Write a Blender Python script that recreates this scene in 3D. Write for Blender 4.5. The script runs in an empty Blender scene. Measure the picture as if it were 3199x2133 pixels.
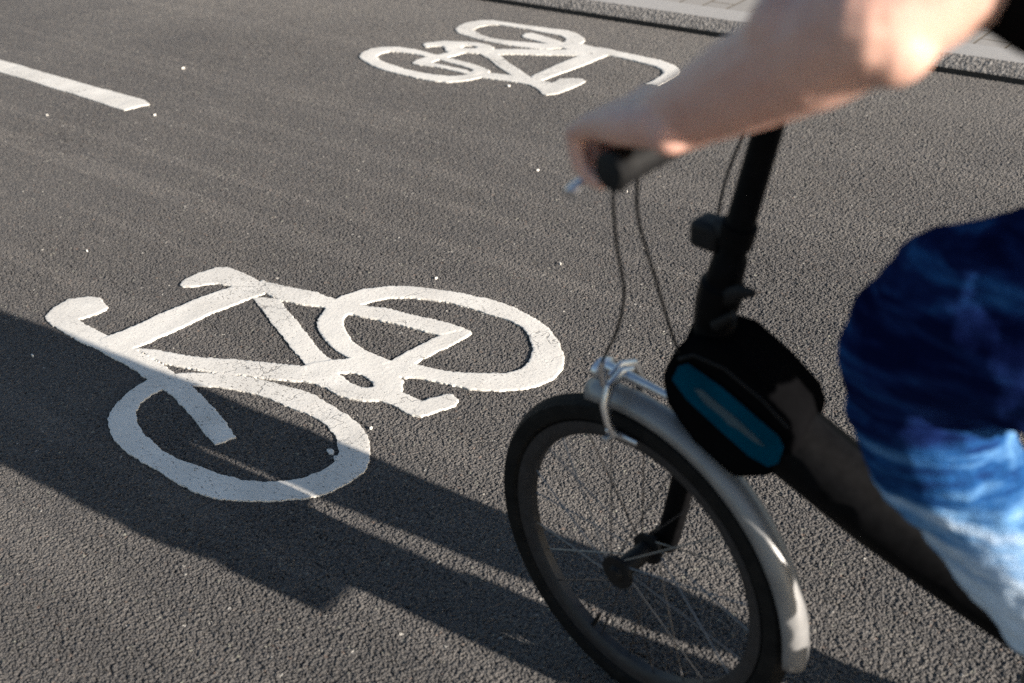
import bpy, bmesh, math, random
import numpy as np
from mathutils import Vector, Matrix

S = bpy.context.scene
C = S.collection

# ------------------------------------------------------------------ camera, sky, sun, exposure
cam_d = bpy.data.cameras.new('camera'); cam = bpy.data.objects.new('camera', cam_d); C.objects.link(cam)
CR, CU, CF = (0.77928668, 0.6241152, -0.05650211), (-0.28386418, 0.4319412, 0.85606538), (-0.558689, 0.65108142, -0.51376997)
cam.matrix_world = Matrix(((CR[0], CU[0], -CF[0], 0), (CR[1], CU[1], -CF[1], 0), (CR[2], CU[2], -CF[2], 1.375), (0, 0, 0, 1)))
cam_d.sensor_width = 36; cam_d.lens = 40.80; cam_d.clip_start = 0.05; cam_d.clip_end = 2000
cam_d.dof.use_dof = True; cam_d.dof.focus_distance = 2.5; cam_d.dof.aperture_fstop = 3.5
S.camera = cam

SUN_EL, SUN_AZ = math.radians(17.5), math.atan2(0.06, 1.0)     # azimuth counted from +X towards +Y
to_sun = Vector((math.cos(SUN_AZ)*math.cos(SUN_EL), math.sin(SUN_AZ)*math.cos(SUN_EL), math.sin(SUN_EL)))
sun_d = bpy.data.lights.new('sun', 'SUN'); sun = bpy.data.objects.new('sun', sun_d); C.objects.link(sun)
sun.rotation_euler = to_sun.to_track_quat('Z', 'Y').to_euler()
sun.location = (6, 0, 5)
sun_d.energy = 5.0; sun_d.angle = math.radians(0.5); sun_d.color = (1.0, 0.915, 0.815)

world = bpy.data.worlds.new('World'); S.world = world; world.use_nodes = True
wn = world.node_tree.nodes; bg = wn['Background']
sky = wn.new('ShaderNodeTexSky'); sky.sky_type = 'NISHITA'; sky.sun_disc = False
sky.sun_elevation = SUN_EL; sky.sun_rotation = math.pi/2 - SUN_AZ
world.node_tree.links.new(sky.outputs['Color'], bg.inputs['Color']); bg.inputs['Strength'].default_value = 0.062

S.view_settings.view_transform = 'Standard'; S.view_settings.look = 'None'
S.view_settings.exposure = 1.2; S.view_settings.gamma = 1; S.view_settings.use_curve_mapping = False
S.render.engine = 'CYCLES'
S.cycles.feature_set = 'EXPERIMENTAL'      # true micro-relief on the asphalt (adaptive subdivision)
S.cycles.dicing_rate = 1.0; S.cycles.offscreen_dicing_scale = 16; S.cycles.max_subdivisions = 11
S.cycles.use_denoising = False; S.cycles.sample_clamp_indirect = 1.5; S.cycles.sample_clamp_direct = 3.0

# ------------------------------------------------------------------ helpers
def tag(o, label=None, cat=None, group=None, kind=None):
    if label: o['label'] = label
    if cat: o['category'] = cat
    if group: o['group'] = group
    if kind: o['kind'] = kind
    return o

def empty(name, loc, rz=0, parent=None):
    o = bpy.data.objects.new(name, None); C.objects.link(o); o.location = loc; o.rotation_euler = (0, 0, rz)
    o.empty_display_size = .1
    if parent: o.parent = parent
    return o

class MB:
    """collects vertices and faces for ONE mesh object"""
    def __init__(s): s.v = []; s.f = []
    def add(s, vs, fs):
        b = len(s.v); s.v += [tuple(p) for p in vs]; s.f += [tuple(i+b for i in f) for f in fs]
    def tube(s, pts, rad, n=12, flat=None, closed=False):
        """swept tube; rad a number or list; flat=(normal, factor) squashes the section along a direction"""
        P = [Vector(p) for p in pts]; m = len(P)
        R = rad if isinstance(rad, (list, tuple)) else [rad]*m
        vs, fs, up = [], [], None
        for i, p in enumerate(P):
            if closed: t = (P[(i+1) % m]-P[i-1]).normalized()
            else: t = (P[min(i+1, m-1)]-P[max(i-1, 0)]).normalized()
            if up is None:
                up = Vector((0, 1, 0)) if abs(t.y) < .9 else Vector((0, 0, 1))
            a = (up - t*up.dot(t)).normalized(); b = t.cross(a); up = a
            for k in range(n):
                q = 2*math.pi*k/n; off = a*math.cos(q)*R[i] + b*math.sin(q)*R[i]
                if flat: nrm = Vector(flat[0]); off -= nrm*off.dot(nrm)*(1-flat[1])
                vs.append(p+off)
        for i in range(m if closed else m-1):
            j = (i+1) % m
            for k in range(n):
                l = (k+1) % n; fs.append((i*n+k, i*n+l, j*n+l, j*n+k))
        if not closed:
            fs.append(tuple(range(n))[::-1]); fs.append(tuple((m-1)*n+k for k in range(n)))
        s.add(vs, fs); return s
    def ball(s, c, r, n=16, m=10, sc=(1, 1, 1)):
        c = Vector(c); vs = [c+Vector((0, 0, r*sc[2]))]; fs = []
        for i in range(1, m):
            t = math.pi*i/m
            for k in range(n):
                q = 2*math.pi*k/n
                vs.append(c+Vector((r*sc[0]*math.sin(t)*math.cos(q), r*sc[1]*math.sin(t)*math.sin(q), r*sc[2]*math.cos(t))))
        vs.append(c-Vector((0, 0, r*sc[2]))); e = len(vs)-1
        for k in range(n):
            l = (k+1) % n; fs.append((0, 1+k, 1+l)); fs.append((e, 1+(m-2)*n+l, 1+(m-2)*n+k))
            for i in range(m-2): fs.append((1+i*n+k, 1+(i+1)*n+k, 1+(i+1)*n+l, 1+i*n+l))
        s.add(vs, fs); return s
    def limb(s, pts, rad, n=14):
        """chain of balls and cones: for bodies that are fused by a remesh"""
        for i, (p, r) in enumerate(zip(pts, rad)):
            s.ball(p, r, n, 8)
            if i: s.tube([pts[i-1], p], [rad[i-1], r], n)
        return s
    def box(s, c, d):
        x, y, z = c; a, b, e = d[0]/2, d[1]/2, d[2]/2
        s.add([(x+i*a, y+j*b, z+k*e) for k in (-1, 1) for j in (-1, 1) for i in (-1, 1)],
              [(0, 2, 3, 1), (4, 5, 7, 6), (0, 1, 5, 4), (2, 6, 7, 3), (0, 4, 6, 2), (1, 3, 7, 5)]); return s
    def prism(s, poly, y0, y1):
        """polygon in (x, z) extruded along y"""
        n = len(poly)
        s.add([(x, y0, z) for x, z in poly]+[(x, y1, z) for x, z in poly],
              [tuple(range(n)), tuple(range(2*n-1, n-1, -1))]+[(i, i+n, (i+1) % n+n, (i+1) % n) for i in range(n)]); return s
    def build(s, name, m, parent=None, smooth=True, bevel=0):
        me = bpy.data.meshes.new(name); me.from_pydata(s.v, [], s.f); me.update()
        bm = bmesh.new(); bm.from_mesh(me); bmesh.ops.recalc_face_normals(bm, faces=bm.faces); bm.to_mesh(me); bm.free()
        me.materials.append(m)
        if smooth:
            me.polygons.foreach_set('use_smooth', [True]*len(me.polygons))
            try: me.set_sharp_from_angle(angle=math.radians(40))
            except Exception: pass
        o = bpy.data.objects.new(name, me); C.objects.link(o)
        if parent: o.parent = parent
        if bevel:
            b = o.modifiers.new('bevel', 'BEVEL'); b.width = bevel; b.segments = 3; b.limit_method = 'ANGLE'; b.angle_limit = math.radians(35)
        return o

def grid_mesh(name, xs, ys, z, m):
    nx, ny = len(xs), len(ys)
    vs = [(x, y, z) for y in ys for x in xs]
    fs = [(j*nx+i, j*nx+i+1, (j+1)*nx+i+1, (j+1)*nx+i) for j in range(ny-1) for i in range(nx-1)]
    me = bpy.data.meshes.new(name); me.from_pydata(vs, [], fs); me.update(); me.materials.append(m)
    o = bpy.data.objects.new(name, me); C.objects.link(o); return o

# ------------------------------------------------------------------ material helpers
class NT:
    def __init__(s, name):
        s.m = bpy.data.materials.new(name); s.m.use_nodes = True; s.t = s.m.node_tree; s.N = s.t.nodes
        s.b = s.N['Principled BSDF']; s.out = s.N['Material Output']
        s.pos = s.N.new('ShaderNodeTexCoord').outputs['Object']
    def link(s, a, b): s.t.links.new(a, b)
    def put(s, sock, v):
        if hasattr(v, 'is_output'): s.link(v, sock)
        else:
            try: sock.default_value = v
            except Exception: sock.default_value = (*v, 1) if len(v) == 3 else v
    def scale(s, vec, sc, rot=(0, 0, 0)):
        n = s.N.new('ShaderNodeMapping'); s.link(vec, n.inputs['Vector']); n.inputs['Scale'].default_value = sc; n.inputs['Rotation'].default_value = rot
        return n.outputs['Vector']
    def noise(s, sc, detail=2, rough=.5, vec=None, dist=0, col=False):
        n = s.N.new('ShaderNodeTexNoise'); s.link(vec or s.pos, n.inputs['Vector'])
        n.inputs['Scale'].default_value = sc; n.inputs['Detail'].default_value = detail; n.inputs['Roughness'].default_value = rough; n.inputs['Distortion'].default_value = dist
        return n.outputs['Color' if col else 'Fac']
    def voro(s, sc, feature='F1', vec=None, out='Distance', rnd=1):
        n = s.N.new('ShaderNodeTexVoronoi'); n.feature = feature; s.link(vec or s.pos, n.inputs['Vector'])
        n.inputs['Scale'].default_value = sc; n.inputs['Randomness'].default_value = rnd
        return n.outputs[out]
    def math(s, op, a, b=0., c=None, clamp=False):
        n = s.N.new('ShaderNodeMath'); n.operation = op; n.use_clamp = clamp
        s.put(n.inputs[0], a); s.put(n.inputs[1], b)
        if c is not None: s.put(n.inputs[2], c)
        return n.outputs[0]
    def ramp(s, fac, stops, interp='LINEAR'):
        n = s.N.new('ShaderNodeValToRGB'); s.link(fac, n.inputs['Fac']); r = n.color_ramp; r.interpolation = interp
        while len(r.elements) < len(stops): r.elements.new(.5)
        for e, (p, c) in zip(r.elements, stops):
            e.position = p; e.color = (*c, 1) if hasattr(c, '__len__') else (c, c, c, 1)
        return n.outputs['Color']
    def mix(s, fac, a, b, mode='MIX'):
        n = s.N.new('ShaderNodeMix'); n.data_type = 'RGBA'; n.blend_type = mode
        s.put(n.inputs['Factor'], fac); s.put(n.inputs['A'], a) if False else s.put(n.inputs[6], a); s.put(n.inputs[7], b)
        return n.outputs[2]
    def bump(s, h, strength, dist, normal=None):
        n = s.N.new('ShaderNodeBump'); s.link(h, n.inputs['Height']); n.inputs['Strength'].default_value = strength; n.inputs['Distance'].default_value = dist
        if normal: s.link(normal, n.inputs['Normal'])
        return n.outputs['Normal']
    def set(s, **k):
        for a, v in k.items():
            s.put(s.b.inputs[a.replace('_', ' ').title() if a != 'IOR' else a], v)
        return s
    def disp(s, h, sc):
        n = s.N.new('ShaderNodeDisplacement'); s.link(h, n.inputs['Height']); n.inputs['Midlevel'].default_value = 0; n.inputs['Scale'].default_value = sc
        s.link(n.outputs[0], s.out.inputs['Displacement']); s.m.displacement_method = 'BOTH'

def plain(name, col, rough=.5, metal=0., var=.15, sc=60, bump=0., bsc=300, spec=.5):
    """painted / plastic / metal surface with slight uneven tone, dust and gloss"""
    t = NT(name); n = t.noise(sc, 4, .6)
    lo, hi = tuple(c*(1-var) for c in col), tuple(min(1, c*(1+var)) for c in col)
    t.set(base_color=t.ramp(n, [(.3, lo), (.7, hi)]), metallic=metal, roughness=t.math('MULTIPLY_ADD', n, .25, rough-.12))
    t.b.inputs['Specular IOR Level'].default_value = spec
    if bump: t.set(normal=t.bump(t.noise(bsc, 3, .6), bump, .002))
    return t.m
NEAR_SYMBOL = [
 ([(-2044,1211),(-2066,1185),(-2081,1155),(-2077,1107),(-2057,1053),(-2023,1011),(-1983,985),(-1942,970),(-1883,957),(-1830,956),(-1770,957),(-1694,956),(-1645,959),(-1597,973),(-1546,1001),(-1506,1030),(-1486,1046),(-1467,1063),(-1453,1081),(-1434,1111),(-1427,1153),(-1428,1191),(-1442,1221),(-1476,1259),(-1508,1286),(-1541,1299),(-1596,1314),(-1649,1320),(-1700,1324),(-1742,1324),(-1788,1316),(-1846,1303),(-1891,1293),(-1951,1270),(-1987,1251),(-2020,1230)],[(-2015,1147),(-2018,1123),(-2009,1085),(-1989,1061),(-1951,1037),(-1901,1019),(-1858,1013),(-1813,1005),(-1760,1007),(-1715,1014),(-1661,1021),(-1610,1034),(-1563,1058),(-1529,1084),(-1509,1110),(-1497,1144),(-1494,1172),(-1498,1190),(-1520,1215),(-1558,1241),(-1602,1259),(-1636,1265),(-1681,1268),(-1728,1263),(-1794,1259),(-1842,1252),(-1884,1239),(-1923,1224),(-1958,1205),(-1988,1182)]),
 ([(-1953,1562),(-1988,1628),(-1991,1677),(-1969,1733),(-1924,1777),(-1877,1807),(-1805,1835),(-1739,1855),(-1667,1866),(-1588,1867),(-1498,1849),(-1451,1833),(-1395,1797),(-1354,1755),(-1328,1713),(-1316,1672),(-1328,1628),(-1348,1595),(-1390,1561),(-1439,1535),(-1518,1514),(-1576,1501),(-1619,1471),(-1679,1468),(-1746,1477),(-1802,1483),(-1849,1499),(-1901,1520),(-1937,1544)],[(-1906,1612),(-1888,1585),(-1855,1559),(-1810,1534),(-1759,1522),(-1709,1521),(-1665,1522),(-1616,1539),(-1563,1553),(-1516,1568),(-1465,1594),(-1420,1626),(-1401,1657),(-1403,1689),(-1432,1738),(-1464,1770),(-1512,1803),(-1555,1812),(-1600,1811),(-1646,1810),(-1694,1803),(-1743,1797),(-1787,1783),(-1840,1761),(-1881,1733),(-1905,1697),(-1919,1665)]),
 ([(-2230,1619),(-2158,1631),(-2057,1653),(-1994,1657),(-1917,1669),(-1845,1696),(-1770,1705),(-1700,1717),(-1630,1728),(-1600,1725),(-1596,1701),(-1650,1668),(-1721,1658),(-1788,1648),(-1842,1634),(-1907,1619),(-1986,1609),(-2049,1589),(-2112,1578),(-2167,1582)],),
 ([(-1597,1724),(-1593,1704),(-1599,1663),(-1610,1617),(-1617,1568),(-1618,1538),(-1611,1501),(-1640,1482),(-1672,1494),(-1669,1526),(-1666,1575),(-1658,1624),(-1652,1670),(-1626,1718)],),
 ([(-2229,1220),(-2172,1250),(-2102,1269),(-2020,1302),(-1945,1339),(-1868,1372),(-1811,1397),(-1781,1447),(-1734,1402),(-1743,1360),(-1772,1351),(-1807,1333),(-1854,1310),(-1912,1286),(-1989,1253),(-2067,1229),(-2108,1217)],),
 ([(-2177,1547),(-2081,1508),(-1984,1465),(-1905,1431),(-1806,1396),(-1744,1412),(-1782,1446),(-1822,1455),(-1881,1478),(-1970,1517),(-2045,1546),(-2115,1578)],),
 ([(-2552,1187),(-2575,1228),(-2577,1278),(-2550,1310),(-2519,1324),(-2486,1316),(-2454,1308),(-2447,1285),(-2457,1248),(-2467,1227),(-2442,1224),(-2382,1222),(-2313,1222),(-2217,1221),(-2108,1217),(-2042,1209),(-1970,1196),(-1878,1170),(-1800,1147),(-1732,1123),(-1739,1097),(-1750,1078),(-1796,1091),(-1889,1124),(-1957,1140),(-2016,1148),(-2071,1153),(-2134,1161),(-2209,1168),(-2300,1171),(-2369,1166),(-2443,1168),(-2527,1178)],),
 ([(-2331,1196),(-2316,1282),(-2308,1376),(-2295,1470),(-2272,1554),(-2234,1611),(-2161,1599),(-2181,1539),(-2199,1446),(-2209,1351),(-2216,1258),(-2224,1216),(-2255,1182)],),
 ([(-2397,1488),(-2409,1510),(-2409,1554),(-2395,1599),(-2368,1622),(-2337,1622),(-2275,1618),(-2215,1612),(-2161,1588),(-2223,1546),(-2276,1555),(-2315,1545),(-2337,1524),(-2357,1497),(-2379,1484)],),
 ([(-1819,1405),(-1784,1450),(-1750,1481),(-1706,1496),(-1677,1499),(-1627,1490),(-1587,1475),(-1570,1455),(-1560,1442),(-1529,1439),(-1500,1441),(-1486,1468),(-1472,1490),(-1460,1497),(-1436,1486),(-1429,1468),(-1444,1431),(-1460,1396),(-1481,1388),(-1514,1392),(-1545,1394),(-1575,1389),(-1605,1368),(-1638,1355),(-1673,1354),(-1712,1360),(-1740,1357),(-1783,1361)],[(-1732,1418),(-1713,1434),(-1688,1441),(-1660,1439),(-1638,1433),(-1630,1421),(-1641,1409),(-1663,1405),(-1691,1407)]),
 ([(-1543,1203),(-1537,1210),(-1525,1206),(-1519,1197),(-1529,1194)],),
 ([(-1512,1193),(-1507,1198),(-1499,1191),(-1504,1187)],)]
FAR_SYMBOL = [
 ([(-3293,3602),(-3315,3650),(-3315,3705),(-3285,3756),(-3234,3783),(-3150,3790),(-3048,3794),(-2949,3800),(-2855,3810),(-2794,3795),(-2734,3757),(-2712,3732),(-2701,3688),(-2723,3652),(-2738,3608),(-2774,3569),(-2838,3547),(-2914,3538),(-2994,3533),(-3083,3536),(-3169,3554),(-3243,3567)],[(-3218,3633),(-3226,3675),(-3209,3719),(-3165,3742),(-3079,3745),(-2995,3749),(-2906,3744),(-2837,3741),(-2790,3716),(-2773,3687),(-2773,3655),(-2800,3636),(-2855,3611),(-2919,3597),(-2992,3583),(-3074,3578),(-3147,3592)]),
 ([(-2981,3666),(-2988,3696),(-2966,3712),(-2900,3703),(-2827,3683),(-2774,3662),(-2777,3628),(-2836,3629),(-2901,3639),(-2958,3647)],),
 ([(-3387,3127),(-3415,3172),(-3420,3224),(-3395,3265),(-3337,3300),(-3253,3308),(-3176,3301),(-3100,3294),(-3025,3287),(-2952,3281),(-2886,3271),(-2820,3251),(-2799,3241),(-2781,3175),(-2800,3132),(-2826,3097),(-2863,3065),(-2916,3051),(-2994,3046),(-3077,3044),(-3172,3054),(-3262,3073),(-3342,3099)],[(-3330,3170),(-3338,3206),(-3324,3239),(-3275,3255),(-3213,3264),(-3148,3261),(-3087,3261),(-3009,3250),(-2933,3239),(-2870,3224),(-2849,3180),(-2864,3150),(-2897,3122),(-2947,3105),(-3025,3099),(-3114,3102),(-3208,3118),(-3280,3137)]),
 ([(-3137,3169),(-3151,3207),(-3136,3258),(-3114,3310),(-3096,3368),(-3044,3348),(-3063,3302),(-3076,3248),(-3078,3212),(-3025,3211),(-2957,3210),(-2890,3209),(-2833,3189),(-2861,3174),(-2949,3181),(-3032,3180),(-3094,3164)],),
 ([(-2988,3443),(-2890,3507),(-2767,3561),(-2651,3618),(-2610,3628),(-2586,3571),(-2727,3507),(-2847,3454),(-2910,3420),(-2945,3401)],),
 ([(-2981,3394),(-2935,3430),(-2898,3415),(-2799,3353),(-2716,3309),(-2652,3278),(-2613,3257),(-2649,3205),(-2689,3236),(-2747,3269),(-2831,3313),(-2911,3361)],),
 ([(-2630,3269),(-2628,3357),(-2627,3457),(-2619,3553),(-2610,3628),(-2519,3630),(-2529,3556),(-2537,3461),(-2551,3355),(-2564,3253),(-2590,3228)],),
 ([(-2750,3613),(-2735,3658),(-2698,3685),(-2630,3677),(-2572,3684),(-2486,3671),(-2392,3664),(-2316,3660),(-2242,3633),(-2196,3604),(-2172,3575),(-2159,3529),(-2154,3449),(-2158,3401),(-2211,3403),(-2209,3470),(-2215,3529),(-2243,3567),(-2285,3588),(-2349,3597),(-2430,3609),(-2502,3616),(-2536,3610),(-2592,3602),(-2679,3603)],),
 ([(-2825,3161),(-2818,3219),(-2784,3227),(-2723,3239),(-2662,3241),(-2613,3257),(-2548,3251),(-2513,3245),(-2515,3297),(-2483,3325),(-2443,3340),(-2417,3324),(-2411,3286),(-2416,3232),(-2428,3171),(-2451,3133),(-2473,3134),(-2524,3172),(-2578,3193),(-2637,3191),(-2706,3180),(-2777,3171)],),
 ([(-3269,3374),(-3272,3397),(-3240,3432),(-3222,3452),(-3167,3471),(-3131,3490),(-3073,3503),(-3018,3500),(-2979,3479),(-2965,3450),(-2952,3409),(-2986,3391),(-3034,3377),(-3062,3350),(-3103,3347),(-3135,3359),(-3150,3380),(-3181,3396),(-3214,3373),(-3234,3350)],[(-3102,3421),(-3099,3442),(-3068,3456),(-3046,3451),(-3040,3434),(-3070,3418)])]

# ------------------------------------------------------------------ materials
def asphalt():
    t = NT('asphalt')
    warp = t.noise(60, 2, .5, col=True)
    n = t.N.new('ShaderNodeVectorMath'); n.operation = 'MULTIPLY_ADD'
    t.link(warp, n.inputs[0]); n.inputs[1].default_value = (.012, .012, .012); t.link(t.pos, n.inputs[2]); wp = n.outputs[0]
    chips = t.voro(225, 'F1', wp)                             # aggregate, some five millimetres
    cellcol = t.voro(225, 'F1', wp, 'Color')
    sep = t.N.new('ShaderNodeSeparateColor'); t.link(cellcol, sep.inputs[0])
    fine = t.noise(420, 3, .65)
    mid = t.noise(112, 4, .62)
    big = t.noise(5, 3, .55)
    dome = t.math('MULTIPLY_ADD', t.math('POWER', chips, 2.), -1.5, .6)
    h = t.math('MULTIPLY_ADD', sep.outputs[1], .6, dome)               # stones stand at different heights
    h = t.math('MULTIPLY_ADD', t.math('SUBTRACT', fine, .5), .9, h)
    h = t.math('MULTIPLY_ADD', t.math('SUBTRACT', mid, .5), 3.0, h)
    h = t.math('SUBTRACT', h, .7)
    h = t.math('MINIMUM', h, .55); h = t.math('MAXIMUM', h, -1.5)
    # polished wheel tracks along the lane: flatter and a little paler
    track = t.noise(1.0, 5, .62, t.scale(t.pos, (.09, 10, 1), (0, 0, .045)))
    trk = t.ramp(track, [(.53, 0.), (.58, 1.)])
    patch = t.ramp(t.noise(1.1, 3, .55), [(.35, 0.), (.65, 1.)])
    t.disp(t.math('MULTIPLY', h, t.math('MULTIPLY_ADD', patch, .35, .8)), .0023)
    base = t.ramp(sep.outputs[0], [(0, (.058, .0545, .052)), (.45, (.075, .070, .066)), (.8, (.092, .085, .079)), (1, (.118, .107, .098))])
    base = t.mix(t.math('MULTIPLY', t.ramp(t.noise(14, 4, .6), [(.5, 0.), (.72, 1.)]), .3), base, (.108, .098, .09))    # dusty patches
    base = t.mix(t.math('MULTIPLY', trk, .30), base, (.15, .138, .127))
    base = t.mix(t.math('MULTIPLY', patch, .30), base, (.056, .054, .054))
    base = t.mix(t.ramp(big, [(.3, .35), (.7, 0.)]), base, (.062, .059, .059))
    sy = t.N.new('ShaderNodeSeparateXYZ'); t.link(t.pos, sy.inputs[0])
    lane = t.math('MULTIPLY_ADD', t.noise(.9, 3, .6), 1.6, t.math('MULTIPLY_ADD', sy.outputs[1], .55, -1.95))   # far lane paler: grazing-light brightening put into the colour
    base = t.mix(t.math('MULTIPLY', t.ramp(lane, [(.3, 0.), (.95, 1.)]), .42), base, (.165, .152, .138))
    # a few tar spots, sparse pale and tan stones
    spot = t.noise(2.3, 2, .5); spot2 = t.noise(31, 2, .5)
    base = t.mix(t.ramp(t.math('MULTIPLY', spot, spot2), [(.40, 0.), (.44, .5)]), base, (.035, .033, .033))
    rare = t.voro(190, 'F1', None, 'Color'); s2 = t.N.new('ShaderNodeSeparateColor'); t.link(rare, s2.inputs[0])
    base = t.mix(t.ramp(s2.outputs[1], [(.990, 0.), (.995, .8)]), base, (.18, .178, .15))
    base = t.mix(t.ramp(s2.outputs[2], [(.9993, 0.), (.9997, 1.)]), base, (.30, .285, .26))
    base = t.mix(t.ramp(s2.outputs[0], [(.988, 0.), (.995, .7)]), base, (.125, .09, .072))
    t.set(base_color=base, roughness=t.math('MULTIPLY_ADD', fine, .3, .62))
    t.b.inputs['Specular IOR Level'].default_value = .5
    return t.m

def paint():
    t = NT('road_paint')
    g = t.noise(380, 3, .65); w = t.noise(9, 4, .6)
    lines = t.noise(55, 3, .6, t.scale(t.pos, (1, 5, 1), (0, 0, .5)))
    base = t.ramp(w, [(.3, (.69, .655, .595)), (.7, (.79, .755, .69))])
    base = t.mix(t.ramp(lines, [(.52, 0.), (.64, .4)]), base, (.56, .53, .48))
    base = t.mix(t.math('MULTIPLY', t.ramp(t.noise(3.4, 4, .6), [(.45, 0.), (.68, 1.)]), .45), base, (.45, .425, .385))      # grime
    # pits where the stones show through, more of them in worn patches; fine shrinkage cracks
    worn = t.ramp(t.noise(2.6, 2, .5), [(.35, 0.), (.65, 1.)])
    pit = t.math('MULTIPLY_ADD', worn, .085, t.noise(210, 2, .6, t.scale(t.pos, (.55, 1.25, 1), (0, 0, .2))))
    pf = t.ramp(pit, [(.675, 0.), (.725, .85)])
    base = t.mix(pf, base, (.12, .112, .106))
    cw = t.noise(16, 3, .6, col=True); n = t.N.new('ShaderNodeVectorMath'); n.operation = 'MULTIPLY_ADD'
    t.link(cw, n.inputs[0]); n.inputs[1].default_value = (.09, .09, .09); t.link(t.pos, n.inputs[2])
    crack = t.math('MULTIPLY', t.ramp(t.voro(9, 'DISTANCE_TO_EDGE', n.outputs[0]), [(.0, 1.), (.018, 0.)]), t.ramp(t.noise(4.1, 2, .5), [(.5, 0.), (.6, .8)]))
    base = t.mix(crack, base, (.14, .13, .12))
    h = t.math('MULTIPLY_ADD', g, .4, t.noise(120, 3, .6)); h = t.math('SUBTRACT', h, t.math('MULTIPLY', t.math('ADD', pf, crack), .8))
    t.set(base_color=base, roughness=.62, normal=t.bump(h, .32, .003))
    t.b.inputs['Specular IOR Level'].default_value = .3
    return t.m

def kerbstone():
    t = NT('kerb_granite'); g = t.noise(95, 4, .7); v = t.voro(80)
    t.set(base_color=t.ramp(g, [(.35, (.10, .094, .088)), (.5, (.23, .215, .20)), (.7, (.40, .38, .355))]), roughness=.8)
    t.set(normal=t.bump(t.math('ADD', g, v), 1.0, .018))
    return t.m

def kerbtop():
    t = NT('kerb_top_granite'); g = t.noise(260, 3, .7)
    t.set(base_color=t.ramp(g, [(.3, (.30, .285, .265)), (.7, (.43, .41, .385))]), roughness=.75, normal=t.bump(g, .35, .002))
    return t.m

def pavers():
    t = NT('concrete_pavers')
    b = t.N.new('ShaderNodeTexBrick'); t.link(t.scale(t.pos, (1, 1, 1), (0, 0, math.pi/2)), b.inputs['Vector'])
    b.inputs['Scale'].default_value = 1; b.inputs['Brick Width'].default_value = .22; b.inputs['Row Height'].default_value = .112
    b.inputs['Mortar Size'].default_value = .005; b.inputs['Mortar Smooth'].default_value = .2
    b.inputs['Color1'].default_value = (.37, .345, .315, 1); b.inputs['Color2'].default_value = (.30, .28, .255, 1); b.inputs['Mortar'].default_value = (.15, .12, .085, 1)
    g = t.noise(240, 3, .7)
    col = t.mix(.8, b.outputs['Color'], t.ramp(g, [(.3, .75), (.7, 1.1)]), 'MULTIPLY')
    t.set(base_color=col, roughness=.85)
    h = t.math('SUBTRACT', t.math('MULTIPLY', g, .15), b.outputs['Fac'])
    t.set(normal=t.bump(h, .8, .004))
    return t.m

def skin():
    t = NT('skin'); n = t.noise(26, 4, .6); f = t.noise(650, 2, .6); big = t.noise(9, 2, .5)
    col = t.ramp(n, [(.3, (.54, .315, .245)), (.55, (.62, .385, .305)), (.8, (.66, .43, .35))])
    col = t.mix(t.ramp(big, [(.45, 0.), (.7, .35)]), col, (.62, .33, .28))
    frk = t.voro(160, 'F1', None, 'Color'); sp = t.N.new('ShaderNodeSeparateColor'); t.link(frk, sp.inputs[0])
    col = t.mix(t.ramp(sp.outputs[0], [(.975, 0.), (.99, .2)]), col, (.36, .19, .13))
    t.set(base_color=col, roughness=.48, subsurface_weight=.15, normal=t.bump(t.math('ADD', f, t.math('MULTIPLY', t.noise(70, 4, .65), 2.2)), .3, .0014))
    t.b.inputs['Subsurface Radius'].default_value = (.012, .005, .003); t.b.inputs['Subsurface Scale'].default_value = 1
    return t.m

def denim():
    t = NT('faded_denim')
    # washed streaks and whiskers, paler below the knee: fading plus sunlight put into the colour
    st = t.noise(7, 5, .68, t.scale(t.pos, (.9, 1.2, 5.5), (0, .38, 0)), .35)
    blot = t.noise(6.5, 3, .55)
    sep = t.N.new('ShaderNodeSeparateXYZ'); t.link(t.pos, sep.inputs[0])
    low = t.ramp(t.math('MULTIPLY_ADD', sep.outputs[2], -3.0, 2.5), [(.1, 0.), (1., 1.)])
    f = t.math('MULTIPLY_ADD', low, .47, t.math('MULTIPLY_ADD', st, .85, t.math('MULTIPLY', blot, .14)))
    col = t.ramp(f, [(.44, (.003, .006, .034)), (.54, (.008, .020, .085)), (.63, (.016, .075, .22)), (.76, (.125, .275, .50)), (.92, (.56, .68, .82))])
    weave = t.noise(900, 2, .6, t.scale(t.pos, (1, 1, .3)))
    col = t.mix(.45, col, t.ramp(weave, [(.35, .6), (.65, 1.25)]), 'MULTIPLY')
    t.set(base_color=col, roughness=.85, normal=t.bump(t.math('ADD', weave, t.math('MULTIPLY', t.noise(38, 4, .6), 4)), .55, .003))
    t.b.inputs['Specular IOR Level'].default_value = .03; t.b.inputs['IOR'].default_value = 1.1
    return t.m

def cloth(name, col, sc=700):
    t = NT(name); w = t.noise(sc, 2, .6); n = t.noise(22, 3, .6)
    t.set(base_color=t.mix(.5, col, t.ramp(n, [(.3, .6), (.7, 1.3)]), 'MULTIPLY'), roughness=.95,
          normal=t.bump(t.math('MULTIPLY_ADD', n, 4., w), .4, .002))
    t.b.inputs['Specular IOR Level'].default_value = 0.; t.b.inputs['IOR'].default_value = 1.02
    return t.m

def tyre_rubber():
    t = NT('tyre_rubber'); n = t.noise(40, 4, .6)
    t.set(base_color=t.ramp(n, [(.35, (.006, .006, .006)), (.7, (.014, .013, .012))]), roughness=.72,
          normal=t.bump(t.voro(190), .6, .002))
    t.b.inputs['Specular IOR Level'].default_value = .12
    return t.m

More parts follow.
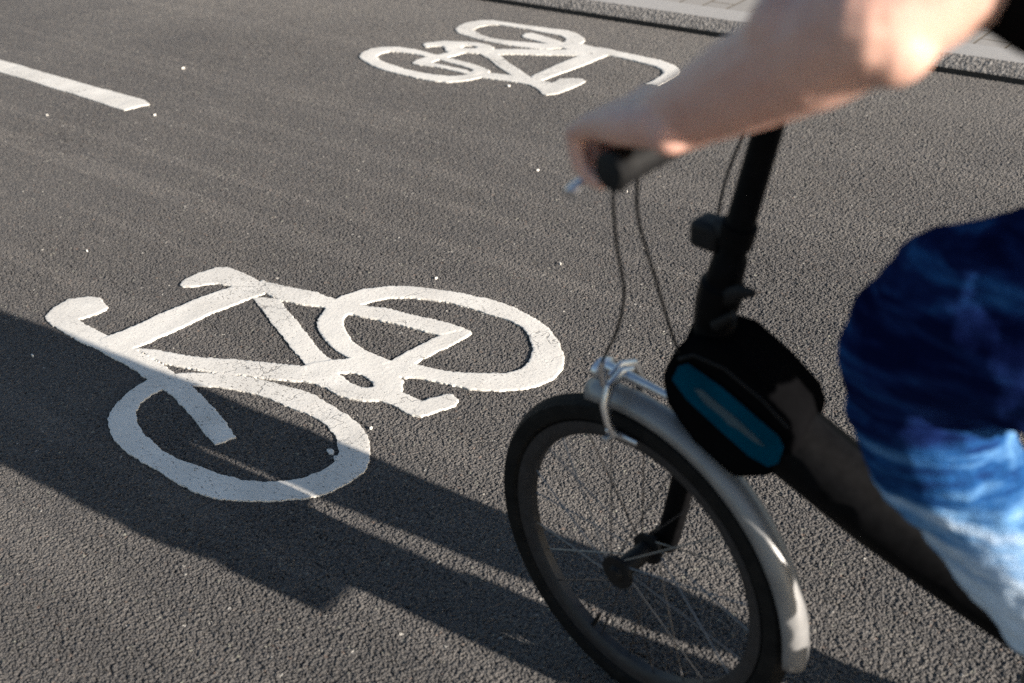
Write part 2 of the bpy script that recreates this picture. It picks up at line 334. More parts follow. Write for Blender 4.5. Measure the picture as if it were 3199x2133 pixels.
M = dict(asphalt=asphalt(), paint=paint(), kerb=kerbstone(), kerbtop=kerbtop(), pavers=pavers(), skin=skin(), denim=denim(),
         shirt=cloth('black_jersey', (.005, .005, .0055)), bag=cloth('black_nylon', (.004, .004, .0045), 1200), teal=cloth('teal_nylon', (.0, .048, .088), 1200),
         emblem=plain('grey_print', (.028, .062, .083), .6), tyre=tyre_rubber(), kerbface=plain('dark_kerb_face', (.045, .041, .037), .8, 0, .3, 120, .6, 200, .2),
         black=plain('black_enamel', (.004, .004, .0045), .5, 0, .3, 60, 0, 300, .14), blackplastic=plain('black_plastic', (.006, .006, .0065), .6, 0, .3, 90, .2, 300, .25),
         silver=plain('brushed_aluminium', (.62, .63, .65), .34, 1., .1), fender=plain('grey_mudguard', (.26, .258, .256), .46, .45, .12, 25),
         rim=plain('dark_anodised_rim', (.03, .03, .032), .5, .4, .25), steel=plain('spoke_steel', (.16, .16, .17), .35, 1.),
         dirt=plain('brass_bell', (.42, .36, .22), .35, .9), hair=cloth('brown_hair', (.035, .022, .015), 500), shoe=plain('shoe_leather', (.03, .028, .026), .6), sole=plain('shoe_sole', (.4, .39, .37), .7),
         eye=plain('eye_white', (.6, .58, .55), .3), earth=plain('far_ground', (.09, .085, .078), .9, 0, .3, 2))
M['black'].node_tree.nodes['Principled BSDF'].inputs['IOR'].default_value = 1.25

# ------------------------------------------------------------------ the setting
KERB_Y = 4.02
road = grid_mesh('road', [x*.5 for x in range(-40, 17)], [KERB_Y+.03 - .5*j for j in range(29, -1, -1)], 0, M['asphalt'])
tag(road, 'dark grey asphalt cycle road with coarse open texture', kind='structure')
sd = road.modifiers.new('relief', 'SUBSURF'); sd.subdivision_type = 'SIMPLE'; sd.levels = 0; sd.render_levels = 0
road.cycles.use_adaptive_subdivision = True
ground = grid_mesh('ground', [-400, -40, 0, 40, 400], [-400, -40, 0, 40, 400], -.08, M['earth']); tag(ground, 'open ground around the road', kind='structure')

def kerb_run():
    mb = MB(); rnd = random.Random(4)
    prof = [(0, -.07), (0, .019), (.004, .024), (.034, .043), (.060, .0535), (.066, .055), (.19, .055), (.19, -.07)]
    x = -20.02
    mats = []
    while x < 8.3:
        x1 = x+1.0; j = rnd.uniform(-.0012, .0012); n = len(prof)
        a = x+.002; b = x1-.002; K = 12
        vs = [(a+(b-a)*i/K, KERB_Y+p[0]+j, p[1]) for i in range(K+1) for p in prof]
        fs = [(i*n+k, (i+1)*n+k, (i+1)*n+k+1, i*n+k+1) for i in range(K) for k in range(n-1)]
        mats += [1 if k in (4, 5) else 2 if k in (0, 6) else 0 for i in range(K) for k in range(n-1)]  # near-black colour on the lower front and the back face
        fs += [tuple(range(n)), tuple(K*n+k for k in range(n-1, -1, -1))]; mats += [0, 0]
        mb.add(vs, fs); x = x1
    o = mb.build('kerb', M['kerb'], smooth=False); o.data.materials.append(M['kerbtop']); o.data.materials.append(M['kerbface'])
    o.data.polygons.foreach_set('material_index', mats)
    return tag(o, 'pale granite kerb with rough sloping edge', kind='structure')
kerb_run()
pavement = grid_mesh('pavement', [-20, 8.3], [KERB_Y+.193, 40], .053, M['pavers']); tag(pavement, 'pale block paving beyond the kerb', kind='structure')

# ------------------------------------------------------------------ painted markings (thick hand-laid road paint)
def vnoise(X, Y, s, seed):
    r = np.random.RandomState(seed); T = r.rand(64, 64)*2-1
    x, y = X/s, Y/s; i, j = np.floor(x).astype(int), np.floor(y).astype(int); fx, fy = x-i, y-j
    fx, fy = fx*fx*(3-2*fx), fy*fy*(3-2*fy); i0, j0, i1, j1 = i % 64, j % 64, (i+1) % 64, (j+1) % 64
    return (T[i0, j0]*(1-fx)+T[i1, j0]*fx)*(1-fy)+(T[i0, j1]*(1-fx)+T[i1, j1]*fx)*fy

def poly_sd(X, Y, poly):
    """signed distance to a polygon, negative inside"""
    d = np.full(X.shape, 1e9); ins = np.zeros(X.shape, bool); n = len(poly)
    for k in range(n):
        ax, ay = poly[k]; bx, by = poly[(k+1) % n]; ex, ey = bx-ax, by-ay; wx, wy = X-ax, Y-ay
        t = np.clip((wx*ex+wy*ey)/(ex*ex+ey*ey+1e-12), 0, 1)
        d = np.minimum(d, np.hypot(wx-ex*t, wy-ey*t))
        c = ((ay <= Y) & (by > Y)) | ((by <= Y) & (ay > Y))
        with np.errstate(divide='ignore', invalid='ignore'):
            ins ^= c & (X < ax+(Y-ay)/(by-ay if by != ay else 1e-12)*ex)
    return np.where(ins, -d, d)

def smooth_poly(p):
    p = np.array(p, float)/1000.
    return p

def marking(name, strokes, label, cat, seed, cell=.003, ragged=.0027, group=None):
    pts = np.concatenate([smooth_poly(q) for st in strokes for q in st])
    x0, y0 = pts.min(0)-.03; x1, y1 = pts.max(0)+.03
    gx = np.arange(x0, x1, cell); gy = np.arange(y0, y1, cell); X, Y = np.meshgrid(gx, gy)
    sd = np.full(X.shape, 1e9); Z = np.zeros(X.shape); rnd = random.Random(seed)
    nz = ragged*(.55*vnoise(X, Y, .009, seed)+.4*vnoise(X, Y, .03, seed+1)+.5*vnoise(X, Y, .0055, seed+2)) + .003*vnoise(X, Y, .09, seed+3)
    for n, st in enumerate(strokes):
        s_ = poly_sd(X, Y, smooth_poly(st[0]))
        if len(st) > 1: s_ = np.maximum(s_, -poly_sd(X, Y, smooth_poly(st[1])))
        s_ = s_+nz
        z = .0032+.0010*((n*37) % 5)/4+.0004*vnoise(X, Y, .05, seed+7+n)
        cov = s_ < 0
        Z = np.where(cov, np.maximum(Z*.7, z+0*Z) if n == 0 else z, Z)
        sd = np.minimum(sd, s_)
    # a lip where the paint has run to the stroke's edge
    pass
    ny, nx = X.shape
    sc = .25*(sd[:-1, :-1]+sd[1:, :-1]+sd[:-1, 1:]+sd[1:, 1:]); keep = sc < 0
    idx = np.arange(nx*ny).reshape(ny, nx)
    J, I = np.nonzero(keep)
    quads = np.stack([idx[J, I], idx[J, I+1], idx[J+1, I+1], idx[J+1, I]], 1)
    # snap rim vertices to the zero contour
    cnt = np.zeros((ny, nx), int)
    for dj, di in ((0, 0), (0, 1), (1, 0), (1, 1)): cnt[dj:ny-1+dj, di:nx-1+di] += keep
    rim = (cnt > 0) & (cnt < 4)
    gyd, gxd = np.gradient(sd, cell); gl = gxd**2+gyd**2+1e-6
    step = np.clip(-sd/np.sqrt(gl), -cell*.7, cell*.7)
    X = np.where(rim, X+step*gxd/np.sqrt(gl), X); Y = np.where(rim, Y+step*gyd/np.sqrt(gl), Y)
    Z = np.where(rim, np.maximum(Z-.0004, .0026), Z)
    V = np.stack([X.ravel(), Y.ravel(), Z.ravel()], 1)
    # skirt
    from_edges = np.concatenate([quads[:, [k, (k+1) % 4]] for k in range(4)])
    key = np.sort(from_edges, 1); u, inv, c = np.unique(key, axis=0, return_inverse=True, return_counts=True)
    be = from_edges[c[inv.ravel()] == 1]
    rv = np.unique(be); mp = np.full(len(V), -1); mp[rv] = len(V)+np.arange(len(rv))
    V2 = V[rv].copy(); V2[:, 2] = -.004
    V = np.concatenate([V, V2]); side = np.stack([be[:, 1], be[:, 0], mp[be[:, 0]], mp[be[:, 1]]], 1)
    F = np.concatenate([quads, side]); used = np.unique(F); re = np.full(len(V), -1); re[used] = np.arange(len(used))
    V = V[used]; F = re[F]
    c0 = np.array([V[:, 0].mean(), V[:, 1].mean(), 0]); V = V-c0
    me = bpy.data.meshes.new(name)
    me.vertices.add(len(V)); me.vertices.foreach_set('co', V.astype(np.float32).ravel())
    me.loops.add(F.size); me.loops.foreach_set('vertex_index', F.astype(np.int32).ravel())
    me.polygons.add(len(F)); me.polygons.foreach_set('loop_start', np.arange(0, F.size, 4, dtype=np.int32))
    try: me.polygons.foreach_set('loop_total', np.full(len(F), 4, np.int32))
    except Exception: pass
    me.update(calc_edges=True); me.validate(); me.materials.append(M['paint'])
    me.polygons.foreach_set('use_smooth', np.ones(len(F), bool)); 
    try: me.set_sharp_from_angle(angle=math.radians(55))
    except Exception: pass
    o = bpy.data.objects.new(name, me); C.objects.link(o); o.location = c0
    return tag(o, label, cat, group)

marking('bicycle_symbol', NEAR_SYMBOL, 'white painted bicycle symbol on the asphalt, near one crossed by the shadow edge', 'road marking', 11, group='bicycle symbols painted on the road')
marking('bicycle_symbol', FAR_SYMBOL, 'smaller looking white bicycle symbol painted on the far lane beside the kerb', 'road marking', 23, cell=.004, group='bicycle symbols painted on the road')
marking('lane_dash', [([(-6200, 2350), (-5000, 2352), (-4248, 2344), (-3754, 2347), (-3705, 2340), (-3690, 2300), (-3705, 2240), (-3740, 2237), (-4111, 2250), (-5000, 2256), (-6200, 2258)],),
                      ([(-3780, 2345), (-3720, 2343), (-3672, 2331), (-3690, 2295), (-3705, 2236), (-3760, 2238)],)],
        'white painted dash of the lane centre line', 'road marking', 31, cell=.006)

def fleck(x, y, r, a, label, seed):
    rnd = random.Random(seed); n = 9; mb = MB()
    top = [(r*rnd.uniform(.6, 1.2)*math.cos(2*math.pi*k/n), .55*r*rnd.uniform(.6, 1.2)*math.sin(2*math.pi*k/n)) for k in range(n)]
    mb.add([(p[0]*.8, p[1]*.8, .0050) for p in top]+[(p[0], p[1], .0032) for p in top]+[(p[0], p[1], -.003) for p in top],
           [tuple(range(n))]+[(k, k+n, (k+1) % n+n, (k+1) % n) for k in range(n)]+[(k+n, k+2*n, (k+1) % n+2*n, (k+1) % n+n) for k in range(n)])
    o = mb.build('paint_fleck', M['paint']); o.location = (x, y, 0); o.rotation_euler = (0, 0, a)
    return tag(o, label, 'paint fleck', 'stray white flecks on the asphalt')
for i, (x, y, r, lab) in enumerate([
    (-2.405, 1.064, .0085, 'tiny white fleck on asphalt in the shadow at the left edge, below the painted handlebar'),
    (-1.852, 1.879, .0075, 'tiny white fleck just above the rear wheel of the near painted bicycle'),
    (-1.632, 2.113, .0075, 'tiny white fleck alone on asphalt left of the handlepost'),
    (-2.061, 2.574, .008, 'tiny white fleck on asphalt just left of the brake lever'),
    (-3.926, 2.672, .014, 'white fleck on far asphalt beyond the painted dash'),
    (-3.926, 2.056, .010, 'white fleck on asphalt just below the painted dash'),
    (-1.521, 1.306, .007, 'tiny white fleck at the right side of the front wheel of the near painted bicycle'),
    (-2.635, 3.145, .018, 'white fleck just below the saddle of the far painted bicycle'),
    (-3.562, 2.265, .010, 'white fleck just past the right end of the painted dash'),
    (-1.743, 2.585, .006, 'tiny white fleck on asphalt below the hand'),
    (-2.792, 1.470, .006, 'tiny white fleck on asphalt above the handlebar of the near painted bicycle')]):
    fleck(x, y, r*.58, i*1.3, lab, i)

# ------------------------------------------------------------------ the bicycle: small wheels, one-sided fork, low beam; local x runs backwards, y to its right, z up
BO, BZ = (-.6928, 1.0251, 0.), .11
STEER = []                                                 # everything that turns with the handlebar
bike = empty('bicycle', BO, BZ)
tag(bike, 'small wheeled black bicycle with one-sided fork and grey mudguard, ridden by the person', 'bicycle')
WR = .258
def arc(r, a0, a1, n, y=0, c=(0, WR)):
    return [(c[0]+r*math.cos(math.radians(a0+(a1-a0)*k/n)), y, c[1]+r*math.sin(math.radians(a0+(a1-a0)*k/n))) for k in range(n+1)]

def make_wheel(x):
    c = (0, 0)
    ring = lambda r, y, n=72: [(r*math.cos(2*math.pi*k/n), y, r*math.sin(2*math.pi*k/n)) for k in range(n)]
    mb = MB()                                             # box section rim
    prof = [(.205, -.011), (.212, -.0125), (.222, -.013), (.222, .013), (.212, .0125), (.205, .011), (.199, .006), (.199, -.006)]
    n = 72
    vs = [(p[0]*math.cos(2*math.pi*k/n), p[1], p[0]*math.sin(2*math.pi*k/n)) for k in range(n) for p in prof]; m = len(prof)
    mb.add(vs, [(k*m+i, k*m+(i+1) % m, ((k+1) % n)*m+(i+1) % m, ((k+1) % n)*m+i) for k in range(n) for i in range(m)])
    w = mb.build('wheel', M['rim'], bike); w.location = (x, 0, WR)
    t = MB(); prof = []
    for k in range(18):
        q = 2*math.pi*k/18; b = .0185*(1+.05*math.cos(6*q)); prof.append((.2385+b*math.cos(q)*1.05, b*math.sin(q)))
    vs = [(p[0]*math.cos(2*math.pi*k/n), p[1], p[0]*math.sin(2*math.pi*k/n)) for k in range(n) for p in prof]; m = len(prof)
    t.add(vs, [(k*m+i, k*m+(i+1) % m, ((k+1) % n)*m+(i+1) % m, ((k+1) % n)*m+i) for k in range(n) for i in range(m)])
    t.build('tyre', M['tyre'], w)
    h = MB().tube([(0, -.046, 0), (0, -.040, 0), (0, -.0395, 0), (0, -.034, 0), (0, -.033, 0), (0, .026, 0), (0, .027, 0), (0, .032, 0), (0, .033, 0), (0, .060, 0)],
                  [.009, .012, .026, .026, .015, .014, .025, .025, .012, .012], 20)
    h.build('hub', M['blackplastic'], w)
    sp = None
    for k in range(24):
        sgn = -1 if k % 2 else 1
        if sp is None or k == 1:
            a = 0; cross = .55
            d = MB().tube([(.023*math.cos(cross), sgn*.033 if sgn < 0 else .029, .023*math.sin(cross)), (.204, sgn*.002, 0)], .0011, 6)
            o = d.build('spoke', M['steel'], w)
            if k == 0: even = o
            else: odd = o
            sp = o
        else:
            o = (odd if k % 2 else even).copy(); C.objects.link(o); o.parent = w
        o.rotation_euler = (0, 2*math.pi*k/24+.07, 0)
    valve = MB().tube([(.199, 0, 0), (.178, 0, 0), (.165, 0, 0)], [.0035, .003, .0022], 8).build('valve', M['blackplastic'], w); valve.rotation_euler = (0, 2.0, 0)
    return w
STEER.append(make_wheel(0.)); make_wheel(.98)

def ax(z): return .010+.245*(z-.25)                         # steering axis
# frame: head tube, fat low beam, seat tube, single rear blade
f = MB()
f.tube([(ax(.575), 0, .575), (ax(.58), 0, .58), (ax(.69), 0, .69), (ax(.695), 0, .695)], [.020, .024, .024, .021], 20)
f.tube([(.093, 0, .615), (.14, 0, .598), (.205, 0, .562), (.325, 0, .492), (.45, 0, .430), (.57, 0, .375), (.735, 0, .32)], [.030, .042, .044, .043, .041, .037, .034], 24, flat=((0, 1, 0), 1.12))
f.tube([(.73, 0, .25), (.73, 0, .36), (.715, 0, .52), (.730, 0, .575)], [.023, .020, .019, .020], 18)
f.tube([(.73, 0, .262), (.765, .035, .258), (.79, .062, .256), (.89, .066, .256), (.98, .066, .258)], [.026, .024, .02, .018, .022], 14)
f.tube([(.73, -.038, .265), (.73, .038, .265)], .024, 18)
f.build('frame', M['black'], bike)
# one blade on the far side carries the front hub
k = MB()
k.tube([(ax(.585), 0, .585), (ax(.56), .004, .562), (ax(.54), .030, .545), (.060, .058, .520), (.052, .064, .47), (.030, .064, .36), (.012, .064, .275), (.004, .062, .250)],
       [.019, .022, .023, .022, .020, .0175, .017, .019], 16)
k.tube([(0, .048, WR), (0, .078, WR)], .017, 14)
STEER.append(k.build('fork', M['black'], bike))
# long handlepost with its hinge and clamp lever
p = MB()
p.tube([(ax(.69), 0, .69), (ax(.72), 0, .72), (ax(.745), 0, .745), (ax(.75), 0, .75), (ax(.78), 0, .78), (ax(.785), 0, .785), (ax(1.0), 0, 1.0)], [.022, .026, .026, .021, .020, .0165, .0155], 18)
p.tube([(ax(.80), 0, .80), (ax(.825), 0, .825)], [.020, .020], 18)
post = p.build('handlepost', M['black'], bike); STEER.append(post)
lv = MB().tube([(ax(.735)+.012, -.012, .735), (ax(.74)+.035, -.014, .752), (ax(.75)+.052, -.014, .757)], [.011, .009, .004], 10, flat=((0, 1, 0), .7))
lv.tube([(ax(.70)+.015, -.016, .70), (ax(.70)+.04, -.017, .722)], [.008, .005], 10)
lv.build('clamp_lever', M['blackplastic'], post)
bx = MB().box((.112, 0, .803), (.038, .036, .034)); STEER.append(bx.build('mounting_block', M['blackplastic'], bike, bevel=.008))
MB().tube([(.122, 0, .812), (ax(.812), 0, .812)], [.014, .019], 12).build('mounting_clamp', M['blackplastic'], post)
bar = MB().tube([(.229, -.27, 1.004), (.225, -.20, 1.007), (.203, -.08, 1.012), (ax(1.007), 0, 1.012), (.203, .08, 1.012), (.225, .20, 1.007), (.229, .27, 1.004)], .0115, 14).build('handlebar', M['black'], bike); STEER.append(bar)
for sgn in (-1, 1):
    g = MB(); pts = []; rr = []
    for i in range(13):
        y = sgn*(.172+.0100*i); pts.append((.2255+.004*(i/12), y, 1.0075-.003*(i/12))); rr.append(.0165 if i % 2 else .0155)
    pts.append((.230, sgn*.296, 1.004)); rr.append(.0180); pts.append((.230, sgn*.300, 1.004)); rr.append(.014)
    g.tube(pts, rr, 16).build('grip', M['blackplastic'], bar)
    l = MB().tube([(.208, sgn*.150, 1.002), (.188, sgn*.162, .992), (.176, sgn*.20, .982), (.172, sgn*.25, .974), (.172, sgn*.280, .970), (.176, sgn*.290, .968)], [.009, .008, .0065, .0062, .006, .007], 10, flat=((0, 0, 1), .6))
    l.build('brake_lever', M['silver'], bar)
    MB().tube([(.208, sgn*.135, 1.004), (.208, sgn*.165, 1.002)], [.014, .013], 12).build('lever_clamp', M['blackplastic'], bar)
MB().ball((.178, -.118, 1.024), .016, 14, 8, (1, 1, .75)).build('bell', M['dirt'], bar)
# cables sag from the bar to the caliper
def cable(pts):
    P = [Vector(q) for q in pts]; out = []
    for i in range(len(P)-1):
        a, b, c_, d = P[max(i-1, 0)], P[i], P[i+1], P[min(i+2, len(P)-1)]
        for s_ in range(6):
            u = s_/6; out.append(.5*((2*b)+(c_-a)*u+(2*a-5*b+4*c_-d)*u*u+(3*b-a-3*c_+d)*u**3))
    out.append(P[-1]); STEER.append(MB().tube(out, .0020, 8).build('brake_cable', M['blackplastic'], bike))
cable([(.185, -.15, .995), (.105, -.145, .925), (.068, -.11, .83), (.058, -.085, .745), (.030, -.066, .675), (.0, -.050, .628), (-.018, -.040, .600)])
cable([(.195, -.14, 1.0), (.125, -.125, .945), (.090, -.10, .86), (.088, -.065, .76), (.098, -.045, .68), (.115, -.032, .625)])
cable([(.185, .158, .985), (.10, .13, .93), (.075, .08, .84), (.09, .04, .74), (.13, .02, .65), (.2, .0, .61)])
# front mudguard, curved in section
def mudguard(x0, a0, a1, r, wd, name='mudguard'):
    mb = MB(); n = 40; prof = [(-1, -.016), (-.86, -.006), (-.5, .002), (0, .005), (.5, .002), (.86, -.006), (1, -.016)]
    vs = []
    for i in range(n+1):
        a = math.radians(a0+(a1-a0)*i/n); e = min(1, .82+.18*min(i, n-i)/2.)
        for y, dz in prof: vs.append((x0+(r+dz)*math.cos(a), y*wd/2*e, WR+(r+dz)*math.sin(a)))
    m = len(prof)
    mb.add(vs, [(i*m+k, i*m+k+1, (i+1)*m+k+1, (i+1)*m+k) for i in range(n) for k in range(m-1)])
    o = mb.build(name, M['fender'], bike); s_ = o.modifiers.new('thick', 'SOLIDIFY'); s_.thickness = .0018; return o
STEER.append(mudguard(0, 106, -4, .277, .044))
mudguard(.98, 150, 10, .277, .054)
# caliper brake over the front tyre
cb = MB()
for sgn, dx in ((-1, -.016), (1, -.028)):                  # two curved arms, pivoted above the tyre
    cb.tube([(dx, -sgn*.016, .560), (dx, sgn*.006, .566), (dx, sgn*.030, .556), (dx+.002, sgn*.041, .536), (dx+.006, sgn*.040, .512), (dx+.012, sgn*.033, .488)],
            [.006, .0085, .0095, .0085, .0075, .0065], 12, flat=((1, 0, 0), .62))
    cb.tube([(-.026, sgn*.026, .482), (-.012, sgn*.0245, .483), (.026, sgn*.024, .484)], [.0045, .0062, .0045], 10, flat=((0, 1, 0), .7))
    cb.tube([(-.012, sgn*.022, .4835), (-.012, sgn*.047, .4845)], .0042, 8)
    cb.tube([(dx-.012, sgn*.028, .556), (dx+.004, sgn*.028, .556)], .0048, 6)
    cb.tube([(dx-.004, sgn*.018, .545), (dx-.006, sgn*.034, .530), (dx, sgn*.036, .505)], .0012, 6)
cb.tube([(-.046, 0, .562), (-.044, 0, .562), (.04, 0, .560), (.07, 0, .558)], [.0078, .0085, .0055, .0055], 12)
cb.tube([(-.022, -.034, .560), (-.022, -.038, .585), (-.018, -.040, .600)], [.005, .0042, .0035], 10)
STEER.append(cb.build('brake_caliper', M['silver'], bike, bevel=.0025))
STEER.append(MB().tube([(-.058, 0, .556), (-.050, 0, .556), (-.047, 0, .556)], [.020, .021, .017], 20, flat=((0, 0, 1), .7)).build('front_reflector', M['silver'], bike))
for o in STEER:
    o.location = o.location + Vector((0, .020, 0)); o.rotation_euler = (0, 0, -.23)
# rear half, mostly beyond the picture
MB().tube([(.729, 0, .57), (.79, 0, .855)], .0155, 16).build('seatpost', M['silver'], bike)
MB().tube([(.67, 0, .865), (.73, 0, .860), (.81, 0, .862), (.88, 0, .872), (.905, 0, .875)], [.018, .034, .062, .072, .05], 18, flat=((0, 0, 1), .42)).build('saddle', M['blackplastic'], bike)
BB, CL, CA = (.73, .265), .165, math.radians(134)
ch = [(BB[0]+.078*math.cos(2*math.pi*i/48), .050, BB[1]+.078*math.sin(2*math.pi*i/48)) for i in range(48)]
crank = MB().tube(ch, .004, 8, closed=True)
for i in range(5):
    a = 2*math.pi*i/5; crank.tube([(BB[0], .050, BB[1]), (BB[0]+.076*math.cos(a), .05, BB[1]+.076*math.sin(a))], .006, 8)
pl, pr = [(BB[0]+s_*CL*math.cos(CA), BB[1]+s_*CL*math.sin(CA)) for s_ in (1, -1)]
crank.tube([(BB[0], -.045, BB[1]), (BB[0], .06, BB[1])], .012, 12)
crank.tube([(BB[0], -.058, BB[1]), (pl[0], -.066, pl[1])], [.014, .010], 12).tube([(BB[0], .062, BB[1]), (pr[0], .070, pr[1])], [.014, .010], 12)
crank = crank.build('crankset', M['silver'], bike)
for (q, sgn) in ((pl, -1), (pr, 1)):
    pd = MB().box((q[0], sgn*.112, q[1]), (.066, .058, .018)).tube([(q[0], sgn*.065, q[1]), (q[0], sgn*.10, q[1])], .007, 10)
    pd.build('pedal', M['blackplastic'], crank, bevel=.007)
cn = arc(.078, 250, 90, 14, .050, BB) + [(.98, .050, WR+.036)] + arc(.034, 80, -80, 8, .050, (.98, WR)) + [(.66, .050, BB[1]-.077)]
MB().tube(cn, .004, 6, closed=True).build('chain', M['steel'], bike)

# bag strapped over the front of the beam
bag = empty('frame_bag', BO, BZ)
tag(bag, 'black bag with teal side panel strapped to the bicycle frame behind the handlepost', 'bag')
BAGP = [(.067, .623), (.083, .659), (.105, .681), (.151, .677), (.198, .646), (.235, .613), (.243, .591), (.237, .547), (.207, .521), (.165, .503), (.111, .539), (.075, .583)]
bb = MB().prism(BAGP, -.047, .049); bo = bb.build('bag_body', M['bag'], bag, bevel=.012)
TP = [(.086, .627), (.094, .648), (.106, .655), (.149, .635), (.190, .609), (.220, .590), (.227, .577), (.222, .553), (.210, .543), (.186, .550), (.145, .577), (.105, .605)]
panel = MB().prism(TP, -.0515, -.042).build('side_panel', M['teal'], bag, bevel=.0012)
MB().prism([(.115, .624), (.125, .625), (.151, .609), (.169, .599), (.195, .580), (.205, .571), (.192, .574), (.171, .585), (.161, .587), (.151, .596), (.129, .608)], -.0528, -.0500).build('emblem', M['emblem'], panel)
# zip along the upper edge, edge piping round the panel
MB().tube([(0.093, -.0475, 0.655), (0.111, -.0475, 0.666), (0.149, -.0475, 0.659), (0.196, -.0475, 0.631), (0.229, -.0475, 0.603)], .0022, 8).build('zip', M['blackplastic'], bag)
MB().tube([(x, -.0495, z) for x, z in TP], .0016, 6, closed=True).build('piping', M['bag'], panel)
for x, z in ((.093, .667),):
    MB().tube([(x, -.03, z-.03), (x+.002, -.026, z), (x, .0, z+.012), (x+.002, .026, z), (x, .03, z-.03)], .005, 8, flat=((1, 0, 0), 1.)).build('strap', M['bag'], bag)

# ------------------------------------------------------------------ the rider
person = empty('person', BO, BZ)
tag(person, 'person in black T-shirt and faded blue jeans riding the small bicycle', 'person')
def fuse(o, voxel, it=2, fac=.5):
    r = o.modifiers.new('fuse', 'REMESH'); r.mode = 'VOXEL'; r.voxel_size = voxel; r.use_smooth_shade = True
    s_ = o.modifiers.new('soften', 'SMOOTH'); s_.iterations = it; s_.factor = fac
    return o
def lerp(a, b, t): return tuple(x+(y-x)*t for x, y in zip(a, b))

HB = .026                                                  # the grips sweep back this far
SHO = {-1: (.585, -.195, 1.335), 1: (.61, .180, 1.345)}
ELB = {-1: (.368, -.368, 1.162), 1: (.480, .355, 1.120)}
WRI = {-1: (.210, -.319, 1.058), 1: (.339, .230, 1.058)}
HIP = {-1: (.775, -.085, .930), 1: (.775, .085, .930)}
KNE = {-1: (.383, -.122, .798), 1: (.665, .145, .555)}
ANK = {-1: (.685, -.118, .494), 1: (.94, .150, .285)}
HC, HS = math.cos(-.23), math.sin(-.23)
def gp(p):                                                 # a point beside the turned handlebar, in the rider's frame
    x, y, z = p; return (x*HC-y*HS, x*HS+y*HC+.020, z)

b = MB()
# torso, neck, head
b.limb([(.80, -.06, .965), (.80, .06, .965)], [.125, .125]); b.limb([(.77, 0, 1.06), (.70, 0, 1.19), (.65, 0, 1.29)], [.12, .125, .115])
b.limb([(.65, -.10, 1.30), (.65, .10, 1.30)], [.085, .085]); b.limb([SHO[-1], (.63, -.08, 1.385), (.63, .08, 1.385), SHO[1]], [.058, .055, .055, .058])
b.limb([(.625, 0, 1.38), (.64-.04, 0, 1.475)], [.058, .052])
b.ball((.578, 0, 1.575), .098, 20, 14, (.98, .80, 1.12)); b.ball((.545, 0, 1.525), .066, 16, 10, (1, .85, 1)); b.ball((.510, 0, 1.488), .028, 12, 8)
b.limb([(.492, 0, 1.568), (.472, 0, 1.542)], [.010, .014]); b.limb([(.495, -.022, 1.515), (.488, 0, 1.516), (.495, .022, 1.515)], [.008, .009, .008])
for s_ in (-1, 1): b.ball((.585, s_*.082, 1.560), .026, 10, 8, (.7, .35, 1.1))
for s_ in (-1, 1):
    S0, E0, W0 = SHO[s_], ELB[s_], WRI[s_]
    b.limb([S0, lerp(S0, E0, .35), lerp(S0, E0, .7), E0], [.057, .052, .046, .041])
    b.ball((E0[0]+.014, E0[1]+s_*.004, E0[2]-.010), .030)                         # point of the elbow
    bulge = lerp(E0, W0, .26)
    b.limb([E0, bulge, lerp(E0, W0, .6), lerp(E0, W0, .86), W0], [.040, .0415, .0360, .0300, .0285])
    b.ball((bulge[0]-.010, bulge[1], bulge[2]+.010), .036)                         # muscle above the forearm
    for dy in (-.019, .018): b.ball((W0[0]+.005, W0[1]+dy, W0[2]-.004), .0185)
    # hand: four metacarpals, four curled fingers, thumb closing from below
    for i in range(4):
        y = s_*(.228+.0215*i); kn = gp((HB+.184-.002*abs(i-1), y, 1.0435-.0022*i))
        root = gp((.282-.004, s_*(.282-.018+.012*i), 1.055))
        b.limb([root, lerp(root, kn, .55), kn], [.0175, .0160, .0112], 10)
        L = (1.0, 1.08, 1.02, .86)[i]; rf = (.0088, .0091, .0088, .0080)[i]
        b.limb([kn]+[gp(q) for q in ((HB+.200-.034*L-.012, y, 1.026), (HB+.166, y, 1.000), (HB+.176, y-s_*.001, .9905), (HB+.186, y-s_*.002, .988))], [.0112, rf, rf*1.04, rf*.9, rf*.82], 10)
    b.limb([gp((.272, s_*.264, 1.048)), gp((HB+.225, s_*.218, 1.034)), gp((HB+.205, s_*.200, 1.028))], [.017, .0145, .0118], 10)
    b.limb([gp((HB+.205, s_*.200, 1.028)), gp((HB+.182, s_*.195, 1.018)), gp((HB+.170, s_*.204, .999))], [.0118, .0104, .0086], 10)
    # legs under the trousers
    H0, K0, A0 = HIP[s_], KNE[s_], ANK[s_]
    shin = [(.399, -.122, .700), (.480, -.120, .600), (.570, -.120, .520)] if s_ < 0 else [lerp(K0, A0, .35)]
    b.limb([H0, lerp(H0, K0, .5), K0]+shin+[A0], [.085, .07, .052]+[.045]*len(shin)+[.034])
    b.limb([A0, (A0[0]-.06, A0[1], A0[2]-.055), (A0[0]-.13, A0[1], A0[2]-.066)], [.033, .030, .022])
    b.ball((A0[0]+.02, A0[1], A0[2]-.05), .03)
body = fuse(b.build('body', M['skin'], person), .0028, 3)
for s_ in (-1, 1):
    e = MB().ball((.4985, s_*.033, 1.578), .0125, 12, 8).build('eye', M['eye'], body)
    for i in range(4): pass

def add_wrinkles(o, scale, strength, depth=2):
    t = bpy.data.textures.new('folds', 'CLOUDS'); t.noise_scale = scale; t.noise_depth = depth
    d = o.modifiers.new('folds', 'DISPLACE'); d.texture = t; d.strength = strength; d.mid_level = .5; d.texture_coords = 'LOCAL'

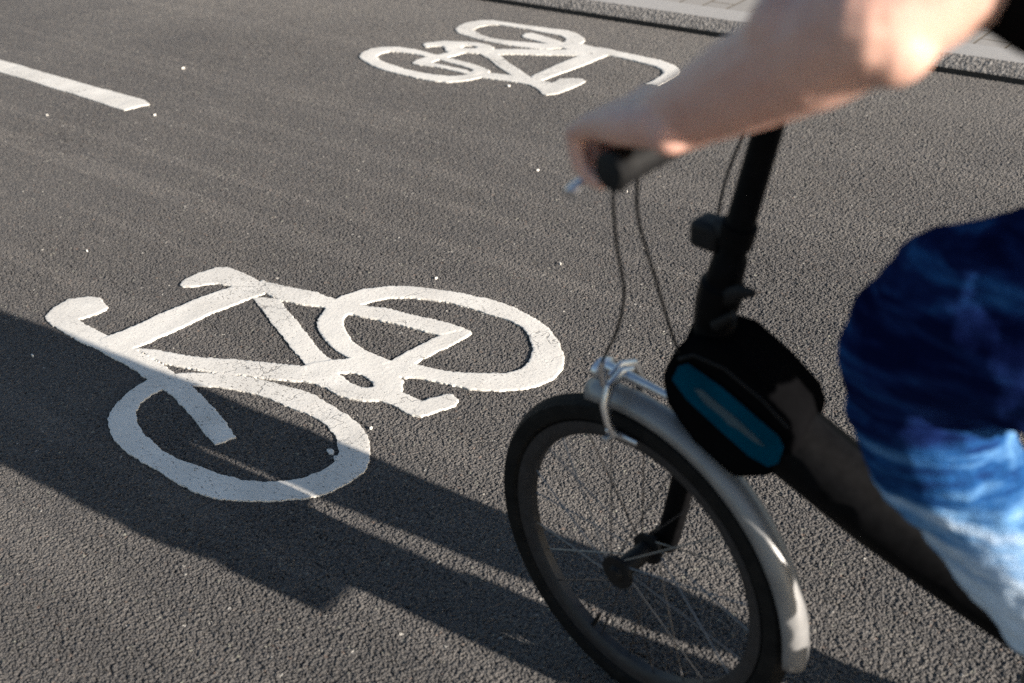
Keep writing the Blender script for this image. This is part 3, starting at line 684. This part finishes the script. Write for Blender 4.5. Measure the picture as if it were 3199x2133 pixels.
j = MB()
j.limb([(.805, -.07, .975), (.805, .07, .975)], [.135, .135])
j.limb([HIP[-1], (.66, -.100, .896), (.54, -.112, .862), (.45, -.120, .838), (.408, -.122, .824), KNE[-1]], [.110, .108, .106, .100, .092, .083], 18)
j.limb([KNE[-1], (.386, -.122, .745), (.399, -.122, .695), (.433, -.121, .647), (.480, -.120, .597), (.530, -.120, .547), (.590, -.120, .502), (.655, -.120, .488)],
       [.083, .076, .069, .065, .064, .063, .061, .054], 18)
H0, K0, A0 = HIP[1], KNE[1], ANK[1]
j.limb([H0, lerp(H0, K0, .35), lerp(H0, K0, .75), K0, lerp(K0, A0, .35), lerp(K0, A0, .65), lerp(K0, A0, .92)], [.110, .104, .090, .078, .076, .068, .058], 18)
jeans = fuse(j.build('jeans', M['denim'], person), .006, 4); add_wrinkles(jeans, .085, .020); add_wrinkles(jeans, .030, .009)


t = MB()
t.limb([(.805, -.06, 1.01), (.805, .06, 1.01)], [.142, .142]); t.limb([(.765, 0, 1.08), (.70, 0, 1.19), (.65, 0, 1.29)], [.145, .15, .135])
t.limb([(.65, -.10, 1.30), (.65, .10, 1.30)], [.10, .10]); t.limb([SHO[-1], (.63, -.08, 1.39), (.63, .08, 1.39), SHO[1]], [.068, .062, .062, .068])
for s_ in (-1, 1):
    S0, E0 = SHO[s_], ELB[s_]
    t.limb([S0, lerp(S0, E0, .25), tuple(a+b_ for a, b_ in zip(lerp(S0, E0, .64), (.016, -s_*.012, -.028)))], [.066, .066, .069], 16)
shirt = fuse(t.build('t_shirt', M['shirt'], person), .006, 4); add_wrinkles(shirt, .09, .018)

for s_ in (-1, 1):
    A0 = ANK[s_]; x, y, z = A0
    sh = MB().limb([(x+.025, y, z-.045), (x-.04, y, z-.048), (x-.10, y, z-.060), (x-.140, y, z-.066)], [.040, .040, .036, .027], 14)
    sh = fuse(sh.build('shoe', M['shoe'], person), .005, 3)
    MB().prism([(x+.06, z-.082), (x+.06, z-.096), (x-.165, z-.100), (x-.168, z-.084)], y-.04, y+.04).build('sole', M['sole'], sh, bevel=.006)
hr = MB().ball((.592, 0, 1.598), .104, 20, 14, (1.0, .86, 1.08)).ball((.62, 0, 1.54), .085, 16, 10, (.8, .9, 1.2))
hair = fuse(hr.build('hair', M['hair'], person), .006, 2); add_wrinkles(hair, .02, .01)
